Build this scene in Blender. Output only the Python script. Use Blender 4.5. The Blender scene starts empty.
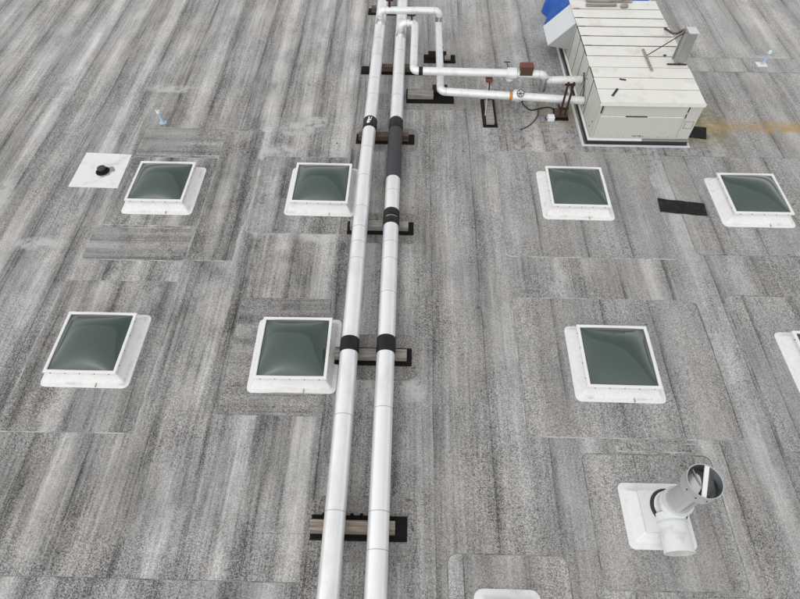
import bpy, math, random
from mathutils import Vector, Matrix
random.seed(7)
S = bpy.context.scene
COL = S.collection
R = math.radians

# ------------------------------------------------------------------ mesh builder
class MB:
    def __init__(s): s.v = []; s.f = []; s.sm = []
    def add(s, vs, fs, smooth=False):
        b = len(s.v); s.v += [tuple(v) for v in vs]
        for f in fs: s.f.append(tuple(b + i for i in f)); s.sm.append(smooth)
    def box(s, x0, x1, y0, y1, z0, z1, bev=0.0, M=None):
        if bev <= 0:
            vs = [(x, y, z) for z in (z0, z1) for x, y in ((x0, y0), (x1, y0), (x1, y1), (x0, y1))]
            fs = [(3, 2, 1, 0), (4, 5, 6, 7)] + [(i, (i+1) % 4, 4+(i+1) % 4, 4+i) for i in range(4)]
        else:
            b = min(bev, (x1-x0)/2.1, (y1-y0)/2.1, (z1-z0)/2.1)
            vs = []
            def ring(x0, x1, y0, y1, c, z):
                return [(x0+c, y0, z), (x1-c, y0, z), (x1, y0+c, z), (x1, y1-c, z), (x1-c, y1, z), (x0+c, y1, z), (x0, y1-c, z), (x0, y0+c, z)]
            vs += ring(x0+b, x1-b, y0+b, y1-b, .3*b, z0) + ring(x0, x1, y0, y1, b, z0+b) + ring(x0, x1, y0, y1, b, z1-b) + ring(x0+b, x1-b, y0+b, y1-b, .3*b, z1)
            fs = [tuple(range(7, -1, -1)), tuple(range(24, 32))]
            for k in range(3):
                for i in range(8):
                    a, c = k*8+i, k*8+(i+1) % 8
                    fs.append((a, c, c+8, a+8))
        if M is not None: vs = [M @ Vector(v) for v in vs]
        s.add(vs, fs)
    def loops(s, loops, cap0=False, cap1=False, smooth=False):
        n = len(loops[0]); vs = [p for l in loops for p in l]; fs = []
        for k in range(len(loops)-1):
            for i in range(n):
                a, c = k*n+i, k*n+(i+1) % n
                fs.append((a, c, c+n, a+n))
        s.add(vs, fs, smooth)
        if cap0: s.add(loops[0], [tuple(range(n-1, -1, -1))])
        if cap1: s.add(loops[-1], [tuple(range(n))])
    def cyl(s, p0, p1, r0, r1=None, n=24, cap=True):
        r1 = r0 if r1 is None else r1
        s.lathe([(r0, 0.), (r1, 1.)], p0, p1, n, cap)
    def lathe(s, prof, p0, p1, n=32, cap=True):
        # profile: (radius, fraction along p0->p1)
        p0 = Vector(p0); p1 = Vector(p1); d = (p1-p0).normalized()
        a = Vector((0, 0, 1)) if abs(d.z) < .9 else Vector((1, 0, 0))
        u = d.cross(a).normalized(); w = d.cross(u)
        L = []
        for r, t in prof:
            c = p0 + (p1-p0)*t
            L.append([tuple(c + (u*math.cos(q)+w*math.sin(q))*r) for q in [2*math.pi*i/n for i in range(n)]])
        b = len(s.f)
        s.loops(L, cap, cap, True)
    def tube(s, pts, r, n=16, cap=True):
        pts = [Vector(p) for p in pts]; L = []; pu = None
        for i, p in enumerate(pts):
            d = ((pts[min(i+1, len(pts)-1)]-p).normalized() + (p-pts[max(i-1, 0)]).normalized()).normalized()
            if pu is None:
                a = Vector((0, 0, 1)) if abs(d.z) < .9 else Vector((1, 0, 0))
                u = d.cross(a).normalized()
            else: u = (pu - d*pu.dot(d)).normalized()
            pu = u; w = d.cross(u)
            rr = r[i] if isinstance(r, (list, tuple)) else r
            L.append([tuple(p + (u*math.cos(q)+w*math.sin(q))*rr) for q in [2*math.pi*j/n for j in range(n)]])
        s.loops(L, cap, cap, True)
    def build(s, name, mat, parent=None, loc=(0, 0, 0), rot=(0, 0, 0)):
        me = bpy.data.meshes.new(name); me.from_pydata(s.v, [], s.f)
        me.polygons.foreach_set('use_smooth', s.sm)
        me.validate(); 
        import bmesh
        bm = bmesh.new(); bm.from_mesh(me)
        bmesh.ops.recalc_face_normals(bm, faces=bm.faces)
        bm.to_mesh(me); bm.free()
        if any(s.sm): me.set_sharp_from_angle(angle=R(50))
        me.materials.append(mat)
        o = bpy.data.objects.new(name, me); COL.objects.link(o)
        o.parent = parent; o.location = loc; o.rotation_euler = rot
        return o

def arc(c, a, b, r, n=6):
    """rounded corner at c between directions a (incoming from) and b (towards): points"""
    c = Vector(c); a = Vector(a).normalized(); b = Vector(b).normalized()
    o = c + a*r + b*r
    return [tuple(o - b*r*math.cos(t) - a*r*math.sin(t)) for t in [math.pi/2*i/n for i in range(n+1)]]
def path(pts, r):
    out = [tuple(pts[0])]
    for i in range(1, len(pts)-1):
        c = Vector(pts[i]); out += arc(c, Vector(pts[i-1])-c, Vector(pts[i+1])-c, r)
    return out + [tuple(pts[-1])]
def rrect(x0, x1, y0, y1, r, z, n=5):
    out = []
    for cx, cy, a0 in ((x1-r, y1-r, 0), (x0+r, y1-r, 90), (x0+r, y0+r, 180), (x1-r, y0+r, 270)):
        for i in range(n+1):
            a = R(a0+90*i/n); out.append((cx+r*math.cos(a), cy+r*math.sin(a), z))
    return out

def smooth_pts(P, n=8):
    P = [Vector(p) for p in P]; out = []
    for i in range(len(P)-1):
        p0, p1, p2, p3 = P[max(i-1, 0)], P[i], P[i+1], P[min(i+2, len(P)-1)]
        for k in range(n):
            t = k/n; out.append(.5*((2*p1)+(p2-p0)*t+(2*p0-5*p1+4*p2-p3)*t*t+(3*p1-p0-3*p2+p3)*t**3))
    return out+[P[-1]]

def tag(o, label=None, cat=None, group=None, kind=None):
    if label: o['label'] = label
    if cat: o['category'] = cat
    if group: o['group'] = group
    if kind: o['kind'] = kind
    return o
def empty(name, loc, rz=0):
    o = bpy.data.objects.new(name, None); COL.objects.link(o)
    o.location = loc; o.rotation_euler = (0, 0, rz); o.empty_display_size = .2
    return o
def copy_tree(o, parent=None):
    c = o.copy(); COL.objects.link(c); c.parent = parent
    for ch in [x for x in COL.objects if x.parent == o]: copy_tree(ch, c)
    return c

# ------------------------------------------------------------------ materials
class NT:
    def __init__(s, name):
        s.m = bpy.data.materials.new(name); s.m.use_nodes = True
        s.t = s.m.node_tree; s.n = s.t.nodes; s.b = s.n['Principled BSDF']
    def node(s, ty, **kw):
        n = s.n.new(ty)
        for k, v in kw.items(): setattr(n, k, v)
        return n
    def put(s, sock, v):
        if hasattr(v, 'is_output'): s.t.links.new(v, sock)
        else: sock.default_value = v
    def math(s, op, a, b=0., c=0., clamp=False):
        n = s.node('ShaderNodeMath', operation=op, use_clamp=clamp)
        s.put(n.inputs[0], a); s.put(n.inputs[1], b); s.put(n.inputs[2], c)
        return n.outputs[0]
    def add(s, a, b): return s.math('ADD', a, b)
    def sub(s, a, b): return s.math('SUBTRACT', a, b)
    def mul(s, a, b): return s.math('MULTIPLY', a, b)
    def ramp(s, v, a, b, lo=0., hi=1., smooth=True):
        n = s.node('ShaderNodeMapRange', interpolation_type='SMOOTHSTEP' if smooth else 'LINEAR')
        s.put(n.inputs[0], v)
        for i, q in enumerate((a, b, lo, hi)): s.put(n.inputs[1+i], q)
        return n.outputs[0]
    def mix(s, f, a, b, mode='MIX'):
        n = s.node('ShaderNodeMix', data_type='RGBA', blend_type=mode)
        s.put(n.inputs[0], f); s.put(n.inputs[6], a); s.put(n.inputs[7], b)
        return n.outputs[2]
    def vec(s, x, y, z=0.):
        n = s.node('ShaderNodeCombineXYZ'); s.put(n.inputs[0], x); s.put(n.inputs[1], y); s.put(n.inputs[2], z)
        return n.outputs[0]
    def noise(s, v, scale=1., detail=2., rough=.5, out=0):
        n = s.node('ShaderNodeTexNoise'); s.put(n.inputs['Vector'], v)
        n.inputs['Scale'].default_value = scale; n.inputs['Detail'].default_value = detail; n.inputs['Roughness'].default_value = rough
        return n.outputs[out]
    def white(s, v, dim='2D'):
        n = s.node('ShaderNodeTexWhiteNoise', noise_dimensions=dim)
        s.put(n.inputs['W'] if dim == '1D' else n.inputs['Vector'], v)
        return n.outputs[0]
    def pos(s, local=False):
        if local: return s.node('ShaderNodeTexCoord').outputs['Object']
        return s.node('ShaderNodeNewGeometry').outputs['Position']
    def xyz(s, v):
        n = s.node('ShaderNodeSeparateXYZ'); s.put(n.inputs[0], v); return n.outputs
    def set(s, **kw):
        for k, v in kw.items(): s.put(s.b.inputs[k.replace('_', ' ')], v)
    def bump(s, h, strength=.3, dist=.01):
        n = s.node('ShaderNodeBump'); n.inputs['Strength'].default_value = strength; n.inputs['Distance'].default_value = dist
        s.put(n.inputs['Height'], h); s.t.links.new(n.outputs[0], s.b.inputs['Normal'])

def g(v, w=0.): return (v*(1+w), v, v*(1-w), 1)

def roof_material(name, base=.30, seams=True, swap=False, contrast=1., seed=0., extras=False, phase=.51, warm=.0):
    T = NT(name); P = T.pos(); X, Y, Z = T.xyz(P)
    x0, y0 = (Y, X) if swap else (X, Y)
    wob = T.noise(T.vec(T.mul(x0, .5), T.mul(y0, .35), seed), 1, 2)
    x = T.add(x0, T.mul(T.sub(wob, .5), .10)); y = y0
    per = .93 if not swap else .47
    q = T.math('DIVIDE', T.sub(x, phase), per)
    k = T.math('FLOOR', q); f = T.math('FRACT', q)
    rk = T.white(T.vec(k, 3.7+seed))
    yy = T.math('DIVIDE', T.add(y, T.mul(rk, 13.)), 13.)
    m = T.math('FLOOR', yy); fm = T.math('FRACT', yy)
    rkm = T.white(T.vec(k, T.add(m, 11.3+seed)))
    rkm2 = T.white(T.vec(T.add(k, 41.), T.add(m, 5.1+seed)))
    # run-off streaks, long in y
    s1 = T.noise(T.vec(T.mul(x, 7.), T.mul(y, .22), seed+1), 1, 4, .55)
    s2 = T.noise(T.vec(T.mul(x, 2.6), T.mul(y, .13), seed+5), 1, 3, .55)
    s5 = T.noise(T.vec(T.mul(x, 3.2), T.mul(y, .16), seed+15), 1, 3, .5)
    s3 = T.noise(T.vec(T.mul(x, 1.6), T.mul(y, .8), seed+9), 1, 5, .6)
    s4 = T.noise(T.vec(T.mul(x, 22.), T.mul(y, .7), seed+2), 1, 4, .6)
    blot = T.noise(T.vec(T.mul(X, .35), T.mul(Y, .25), seed+3), 1, 4, .6)
    side = T.ramp(X, -2., 3., 1., .6)
    # strip profile: dirty next to the lap, washed pale further over
    edge = T.add(.50, T.mul(T.sub(T.add(T.mul(rk, .5), T.mul(wob, .4)), .45), .7))
    rise = T.ramp(f, T.sub(edge, .22), T.add(edge, .05))
    fall = T.ramp(f, T.add(edge, .08), T.add(edge, .42), 1., 0.)
    pale = T.mul(T.mul(T.mul(rise, fall), T.add(.3, T.mul(rk, .8))), side)
    pale = T.mul(pale, T.ramp(s3, .3, .6, .4, 1.1))
    dseam = T.math('MINIMUM', f, T.sub(1., f))
    dirty = T.mul(T.ramp(dseam, .0, .26, 1., .0), T.ramp(s2, .3, .65, .2, 1.))
    fine = T.add(T.mul(T.sub(s1, .5), 1.2), T.mul(T.sub(s4, .5), 1.4))
    fine = T.add(fine, T.mul(T.sub(s5, .5), .6))
    v = T.add(T.mul(T.mul(fine, contrast), side), T.mul(T.sub(s2, .5), .25*contrast))
    v = T.add(v, T.mul(T.sub(s3, .5), .85*contrast))
    v = T.add(v, T.mul(T.sub(blot, .5), .55*contrast))
    if seams:
        v = T.add(v, T.mul(pale, .60*contrast)); v = T.sub(v, T.mul(T.mul(dirty, side), .26*contrast))
    # grime: dark mottled areas, strongest among the left-hand skylights
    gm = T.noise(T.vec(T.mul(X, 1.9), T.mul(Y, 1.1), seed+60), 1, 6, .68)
    zl = T.mul(T.mul(T.ramp(X, -9., -6.), T.ramp(X, -2.5, -1., 1., .0)), T.mul(T.ramp(Y, 3., 6.5, .45, 1.), T.ramp(Y, 10.5, 13.5, 1., .25)))
    v = T.sub(v, T.mul(T.mul(T.ramp(gm, .46, .66), T.add(.10, T.mul(zl, .9))), .34))
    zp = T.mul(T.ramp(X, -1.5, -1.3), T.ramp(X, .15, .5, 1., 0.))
    v = T.sub(v, T.mul(zp, T.ramp(gm, .3, .7, .0, .16)))  # along the pipe run: dirt plus under-pipe contact shade painted into the colour
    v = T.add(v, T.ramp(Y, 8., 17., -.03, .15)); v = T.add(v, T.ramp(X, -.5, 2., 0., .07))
    # granules
    vo = T.node('ShaderNodeTexVoronoi'); T.put(vo.inputs['Vector'], P); vo.inputs['Scale'].default_value = 82.
    gr = T.xyz(vo.outputs['Color'])[0]
    gn = T.noise(P, 55., 3, .8)
    patchy = T.ramp(T.noise(T.vec(T.mul(X, .9), T.mul(Y, .5), seed+7), 1, 3), .35, .65, .55, 1.15)
    v = T.add(v, T.mul(T.mul(T.sub(gr, .5), 1.15), patchy))
    v = T.add(v, T.mul(T.mul(T.sub(gn, .5), 1.7), patchy))
    val = T.mul(T.math('MAXIMUM', T.add(.96, v), .22), base)
    # mildew specks
    sp = T.noise(P, 13., 3, .65); mk = T.noise(T.vec(T.mul(X, 1.1), T.mul(Y, .7), seed+20), 1, 3, .6)
    unitdirt = None
    spots = T.mul(T.ramp(sp, .60, .68), T.ramp(mk, .50, .68))
    if extras:
        near = T.mul(T.mul(T.ramp(X, .6, 3.), T.ramp(X, 6.5, 8.5, 1., 0.)), T.mul(T.ramp(Y, 9.6, 10.8), T.ramp(Y, 13.5, 17, 1., .1)))
        n2 = T.mul(T.ramp(T.noise(P, 7.5, 6, .8), .50, .60), near)
        spots = T.math('MAXIMUM', spots, T.mul(n2, .72))
    val = T.mul(val, T.sub(1., T.mul(spots, .66)))
    if seams:
        d = T.math('MINIMUM', f, T.sub(1., f))
        ln = T.mul(T.ramp(d, .006, .018, 1., 0.), T.ramp(s4, .35, .55, .3, 1.))
        brk = T.ramp(T.noise(T.vec(T.mul(k, 3.3), T.mul(y, .9), seed+4), 1, 3), .42, .56, .12, 1.)
        val = T.mul(val, T.sub(1., T.mul(T.mul(ln, brk), .58)))
        soot = T.mul(T.ramp(f, 0., .12, 1., 0.), T.ramp(T.noise(T.vec(k, T.mul(y, .5), seed+14), 1, 3), .45, .62))
        val = T.mul(val, T.sub(1., T.mul(soot, .40)))
        # thin bright washed line along the edge of the lap
        de = T.math('ABSOLUTE', T.sub(f, edge))
        wl = T.mul(T.ramp(de, .0, .022, 1., 0.), T.ramp(rkm, .4, .6))
        val = T.add(val, T.mul(wl, .035))
        lap = T.ramp(fm, .0003, .0009, .35, 0.)
        val = T.mul(val, T.sub(1., lap))
    warmn = T.noise(T.vec(T.mul(X, .6), T.mul(Y, .3), 50+seed), 1, 2)
    hue = T.mix(T.ramp(warmn, .35, .65), (1.008+warm, 1.0, .989-warm, 1), (1.030+warm, 1.0, .961-warm, 1))
    c = T.mix(1., T.vec(val, val, val), hue, 'MULTIPLY')
    if extras:
        # rusty run-off stain beside the unit
        st = T.noise(T.vec(T.mul(X, 1.2), T.mul(Y, 2.2), 77), 1, 5, .7)
        band = T.math('ABSOLUTE', T.sub(Y, T.add(11.85, T.mul(T.sub(st, .5), .7))))
        a = T.mul(T.ramp(band, .05, .42, 1., 0.), T.mul(T.ramp(X, 6.7, 7.4), T.ramp(X, 9.0, 11.5, 1., 0.)))
        a = T.mul(a, T.ramp(T.noise(T.vec(T.mul(X, 3.), T.mul(Y, 1.5), 7), 1, 6, .75), .36, .60, .12, 1.))
        c = T.mix(T.mul(a, .85), c, (.40, .27, .10, 1))
        a2 = T.mul(T.mul(T.ramp(X, 6.6, 6.8), T.ramp(X, 7.5, 8.3, 1., 0.)), T.mul(T.ramp(Y, 10.9, 11.3), T.ramp(Y, 12.3, 12.9, 1., 0.)))
        a2 = T.mul(a2, T.ramp(T.noise(P, 3., 4, .7), .38, .6))
        c = T.mix(T.mul(a2, .8), c, (.21, .185, .075, 1))
        a3 = T.mul(T.mul(T.ramp(X, 3.0, 3.3), T.ramp(X, 4.2, 4.4, 1., 0.)), T.mul(T.ramp(Y, 11.6, 11.9), T.ramp(Y, 12.7, 13.1, 1., 0.)))
        c = T.mix(T.mul(T.mul(a3, T.ramp(T.noise(P, 2.5, 4, .7), .42, .6)), .6), c, (.30, .25, .15, 1))
        # chalky bird-lime like splashes
        for cx, cy, rx, ry in ((-2.75, 11.5, .55, .28), (-2.3, 11.8, .3, .2), (-4.3, 9.9, .35, .5), (-7.6, 7.6, .6, .18), (-2.9, 8.15, .5, .35), (5.3, 9.8, .5, .35), (.2, 4.4, .25, .25), (-1.9, 7.95, .6, .2), (-3.3, 10.6, .7, .3), (-5.3, 4.05, .8, .16), (-5.0, 10.75, .5, .2), (-6.3, 13.1, .6, .2), (9.9, 14.9, .6, .25), (-.45, 4.35, .25, .45), (-9.0, 8.6, .3, .9), (.45, 12.9, .5, .4)):
            dx = T.math('DIVIDE', T.sub(X, cx), rx); dy = T.math('DIVIDE', T.sub(Y, cy), ry)
            dd = T.add(T.mul(dx, dx), T.mul(dy, dy))
            e = T.mul(T.ramp(T.add(dd, T.mul(T.sub(s3, .5), 2.5)), .2, 1.3, 1., 0.), T.ramp(T.noise(P, 4.5, 5, .65), .34, .56))
            c = T.mix(T.mul(e, .75), c, (.52, .52, .515, 1))
    T.set(Base_Color=c, Roughness=.92); T.b.inputs['Specular IOR Level'].default_value = .25
    T.bump(T.add(T.mul(gr, .4), gn), .5, .006)
    return T.m

def simple(name, col, rough=.6, metal=0., var=.12, scale=3., spec=.5, dirt=None, dirt_amt=0., dirt_scale=4., bump=0., bump_scale=40., stretch=(1, 1, 1), thr=(.5, .66)):
    T = NT(name); P = T.pos(True)
    oi = T.node('ShaderNodeObjectInfo').outputs['Random']
    n = T.node('ShaderNodeVectorMath', operation='MULTIPLY'); T.put(n.inputs[0], P); n.inputs[1].default_value = stretch
    a = T.node('ShaderNodeVectorMath', operation='ADD'); T.put(a.inputs[0], n.outputs[0]); T.put(a.inputs[1], T.vec(T.mul(oi, 37.), T.mul(oi, 19.), 0.))
    V = a.outputs[0]
    k = T.add(1.-var/2, T.mul(T.noise(V, scale, 4, .6), var))
    c = T.mix(1., (*col, 1), T.vec(k, k, k), 'MULTIPLY')
    if dirt:
        d = T.ramp(T.noise(V, dirt_scale, 5, .65), thr[0], thr[1])
        c = T.mix(T.mul(d, dirt_amt), c, (*dirt, 1))
    T.set(Base_Color=c, Roughness=T.add(rough-.06, T.mul(T.noise(V, scale*3, 3), .12)), Metallic=metal)
    T.b.inputs['Specular IOR Level'].default_value = spec
    if bump: T.bump(T.noise(V, bump_scale, 3, .6), bump, .004)
    return T.m

M = {}
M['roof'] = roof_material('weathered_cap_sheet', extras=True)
M['patch_a'] = roof_material('cap_sheet_patch', base=.30, contrast=.7, seed=13.7, phase=.92)
M['patch_b'] = roof_material('cap_sheet_patch_crosswise', base=.285, contrast=.5, seed=31.2, swap=True, phase=.2)
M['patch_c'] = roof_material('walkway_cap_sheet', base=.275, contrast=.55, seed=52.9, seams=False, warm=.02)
M['patch_d'] = roof_material('cap_sheet_patch_grimy', base=.27, contrast=.85, seed=71.3, phase=.05)
M['seam_dark'] = simple('bitumen_edge', (.11, .105, .10), .9, var=.6, scale=9, dirt=(.26, .26, .25), dirt_amt=.95, dirt_scale=3.2, thr=(.38, .55))
M['seam_pale'] = simple('washed_edge', (.46, .46, .45), .9, var=.5, scale=9, dirt=(.26, .26, .25), dirt_amt=.95, dirt_scale=2.5, thr=(.42, .55))
M['membrane'] = simple('white_flashing', (.76, .76, .755), .55, var=.14, scale=6, dirt=(.46, .44, .41), dirt_amt=.6, dirt_scale=3.4, bump=.25, bump_scale=14, thr=(.52, .72))
M['curb'] = simple('white_curb', (.70, .71, .70), .5, var=.15, scale=5, dirt=(.5, .49, .46), dirt_amt=.5, dirt_scale=4)
M['frame'] = simple('white_frame', (.80, .80, .79), .35, var=.06)
M['screw'] = simple('dark_screw', (.06, .06, .06), .5, .3)
M['jacket'] = simple('aluminium_jacket', (.86, .865, .87), .38, .5, var=.10, scale=5, dirt=(.62, .63, .64), dirt_amt=.4, dirt_scale=2.2, bump=.12, bump_scale=4, stretch=(1, .4, 1))
M['joint'] = simple('jacket_joint', (.50, .51, .52), .45, .7)
M['branch'] = simple('white_pipe_jacket', (.76, .77, .77), .38, .25, var=.08, dirt=(.5, .5, .48), dirt_amt=.35, dirt_scale=5)
M['silver'] = simple('bright_tin', (.62, .63, .64), .28, .9, var=.2, scale=9)
M['wrap'] = simple('black_tape_wrap', (.012, .012, .013), .5, spec=.25, var=.5, scale=12, bump=.3, bump_scale=18)
M['charcoal'] = simple('charcoal_wrap', (.05, .05, .056), .6, spec=.3, var=.2, scale=4)
M['rubber'] = simple('black_rubber', (.010, .010, .010), .9, var=.6, scale=25, spec=.15, bump=.8, bump_scale=45)
M['mat'] = simple('black_sheet', (.016, .016, .017), .85, spec=.2, var=.6, scale=10, dirt=(.045, .045, .045), dirt_amt=.5, dirt_scale=5, bump=.4, bump_scale=20)
M['rust'] = simple('rusty_steel', (.045, .024, .02), .8, .0, spec=.2, var=.6, scale=14)
M['redbrown'] = simple('red_brown_paint', (.14, .04, .028), .6, var=.3, scale=10)
M['brown'] = simple('brown_side', (.075, .042, .02), .7, var=.3, scale=10)
M['steel'] = simple('galvanised_steel', (.38, .38, .37), .45, .7, var=.3, scale=12)
M['panel'] = simple('cream_sheet_metal', (.745, .735, .69), .45, var=.14, scale=3, dirt=(.52, .48, .41), dirt_amt=.55, dirt_scale=2.2, thr=(.50, .72))
M['wall'] = simple('shaded_cream_wall', (.53, .53, .49), .5, var=.08, scale=3, dirt=(.40, .39, .36), dirt_amt=.4, dirt_scale=4, thr=(.55, .75))  # darker than the top panels: wall shade painted into the base colour
M['gap'] = simple('dark_gap', (.03, .03, .028), .8)
M['hood'] = simple('pale_grey_hood', (.58, .61, .62), .4, var=.08)
M['hood_side'] = simple('grey_hood_side', (.40, .41, .41), .5, var=.1)
M['tarp'] = simple('blue_tarp', (.008, .09, .40), .38, var=.4, scale=7, bump=.4, bump_scale=12)
M['orange'] = simple('orange_tape', (.55, .22, .03), .6)
M['white'] = simple('white_plastic', (.78, .80, .82), .45, var=.08)
M['bluewhite'] = simple('pale_blue_pvc', (.42, .52, .63), .4, var=.5, scale=9)
M['cable'] = simple('black_cable', (.015, .015, .015), .5)
M['grey_pipe'] = simple('grey_stack_metal', (.52, .52, .52), .36, .45, var=.18, scale=8, dirt=(.42, .42, .41), dirt_amt=.4, dirt_scale=6)
M['duct_in'] = simple('dark_duct_lining', (.16, .18, .19), .3, .6, var=.5, scale=12)
M['cap'] = simple('black_vent_cap', (.035, .034, .033), .6, var=.4, scale=20)
M['grime'] = simple('bitumen_smear', (.30, .28, .26), .9, var=.8, scale=18)

def flashing_mat():
    T = NT('skylight_flashing'); P = T.pos(True); X, Y, Z = T.xyz(P)
    oi = T.node('ShaderNodeObjectInfo').outputs['Random']
    V = T.vec(T.add(X, T.mul(oi, 31.)), T.add(Y, T.mul(oi, 17.)), Z)
    ax, ay = T.math('ABSOLUTE', X), T.math('ABSOLUTE', Y)
    rr = T.math('MAXIMUM', ax, ay)
    ring = T.mul(T.ramp(rr, .655, .69), T.ramp(rr, .705, .74, 1., 0.))
    n = T.noise(V, 3.2, 5, .6); n2 = T.noise(V, 22., 4, .7)
    d = T.mul(ring, T.ramp(T.add(n, T.mul(T.sub(n2, .5), .45)), .50, .68))
    base = T.mix(T.ramp(n2, .3, .75), (.72, .72, .715, 1), (.82, .82, .81, 1))
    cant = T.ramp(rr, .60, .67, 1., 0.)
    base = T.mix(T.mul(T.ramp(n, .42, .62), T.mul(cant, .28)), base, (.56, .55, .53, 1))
    c = T.mix(T.mul(d, .42), base, (.36, .34, .315, 1))
    T.set(Base_Color=c, Roughness=.55); T.bump(T.add(n, T.mul(n2, .3)), .4, .012)
    return T.m
M['flash'] = flashing_mat()

def wood(name, c1, c2):
    T = NT(name); P = T.pos(True); X, Y, Z = T.xyz(P)
    oi = T.node('ShaderNodeObjectInfo').outputs['Random']
    n = T.noise(T.vec(T.mul(X, 1.6), T.add(T.mul(Y, 26), T.mul(oi, 30)), T.mul(Z, 26)), 1, 5, .65)
    n2 = T.noise(T.vec(T.mul(X, 4), T.mul(Y, 9), T.mul(Z, 9)), 1, 3)
    c = T.mix(T.ramp(n, .35, .65), (*c1, 1), (*c2, 1))
    c = T.mix(T.ramp(n2, .55, .75, 0., .5), c, (.10, .085, .07, 1))
    T.set(Base_Color=c, Roughness=.85); T.bump(n, .4, .006)
    return T.m
M['wood'] = wood('weathered_timber', (.15, .125, .098), (.34, .295, .235))
M['wood_grey'] = wood('grey_timber', (.19, .18, .165), (.36, .34, .31))
M['wood_brown'] = wood('brown_timber', (.045, .03, .022), (.17, .12, .085))

def dome_mat():
    T = NT('green_tinted_acrylic'); P = T.pos(True)
    n = T.noise(P, 1.6, 2)
    dust = T.ramp(T.noise(P, 40, 4, .7), .55, .8)
    c = T.mix(T.mul(dust, .12), (.042, .067, .058, 1), (.20, .23, .22, 1))
    T.set(Base_Color=c, Roughness=.07)
    T.b.inputs['IOR'].default_value = 1.65
    T.b.inputs['Specular IOR Level'].default_value = .5
    T.bump(n, .12, .02)
    return T.m
M['dome'] = dome_mat()

# ------------------------------------------------------------------ roof surface
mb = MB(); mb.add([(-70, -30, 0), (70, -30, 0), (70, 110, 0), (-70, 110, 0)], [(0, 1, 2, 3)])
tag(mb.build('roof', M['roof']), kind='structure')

def patch(x0, x1, y0, y1, lvl, mat, edge, r=.14, w=.014, skew=0.):
    z = .004*lvl
    cx, cy = (x0+x1)/2, (y0+y1)/2
    rot = R(skew)
    def tf(l): return [(cx+(a-cx)*math.cos(rot)-(b-cy)*math.sin(rot), cy+(a-cx)*math.sin(rot)+(b-cy)*math.cos(rot), c) for a, b, c in l]
    o = MB(); o.loops([tf(rrect(x0+w, x1-w, y0+w, y1-w, max(r-w, .01), z))], cap1=True)
    ob = tag(o.build('roof_patch', mat), kind='structure')
    e = MB(); e.loops([tf(rrect(x0-.004, x1+.004, y0-.004, y1+.004, r, 0.)), tf(rrect(x0, x1, y0, y1, r, z)), tf(rrect(x0+w, x1-w, y0+w, y1-w, max(r-w, .01), z))])
    e.build('lap_edge', edge, ob)
pa, pb, pc, sd, sl = M['patch_a'], M['patch_b'], M['patch_c'], M['seam_dark'], M['seam_pale']
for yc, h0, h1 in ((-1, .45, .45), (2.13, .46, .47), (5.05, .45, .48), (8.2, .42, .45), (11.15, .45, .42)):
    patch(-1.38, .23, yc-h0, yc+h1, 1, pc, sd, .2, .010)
patch(-.9, 1.45, 12.35, 13.0, 1, pc, sd, .15, .01)
patch(2.04, 5.55, 7.48, 10.78, 1, pa, sl, .12)
patch(2.02, 5.60, 3.62, 6.45, 1, pa, sl, .12)
patch(2.86, 4.92, 1.38, 3.36, 1, pa, sd, .12)
patch(.67, 2.41, -.9, 1.82, 1, pa, sd, .14)
patch(-3.14, -1.42, 3.90, 6.32, 1, pb, sd, .05)
patch(-6.70, -4.42, 3.52, 6.68, 1, pa, sl, .12, skew=.3)
patch(-6.60, -4.48, 7.20, 8.10, 1, pb, sl, .12)
patch(-6.45, -3.60, 10.42, 11.46, 1, pb, sl, .08)
patch(-6.50, -3.45, 8.10+.06, 10.36, 1, pa, sl, .1)
patch(-4.46, -3.52, 7.22, 11.36, 2, M['patch_d'], sl, .04)
patch(-3.4, -1.42, 8.00, 10.45, 1, pa, sl, .08)
patch(5.95, 9.35, 7.62, 10.70, 1, pa, sd, .12)
patch(6.15, 9.6, 3.45, 6.60, 1, pa, sd, .12)
patch(7.5, 10.8, 14.25, 14.95, 1, pa, sd, .05)
patch(3.45, 4.75, 3.40, 3.56, 2, pa, sl, .03)
# full-width end lap across the lower left of the roof
patch(-14, -1.42, -1.5, 1.385, 1, roof_material('cap_sheet_lower_course', contrast=.75, seed=88.1, phase=.33), sd, .02, .010)

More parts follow.
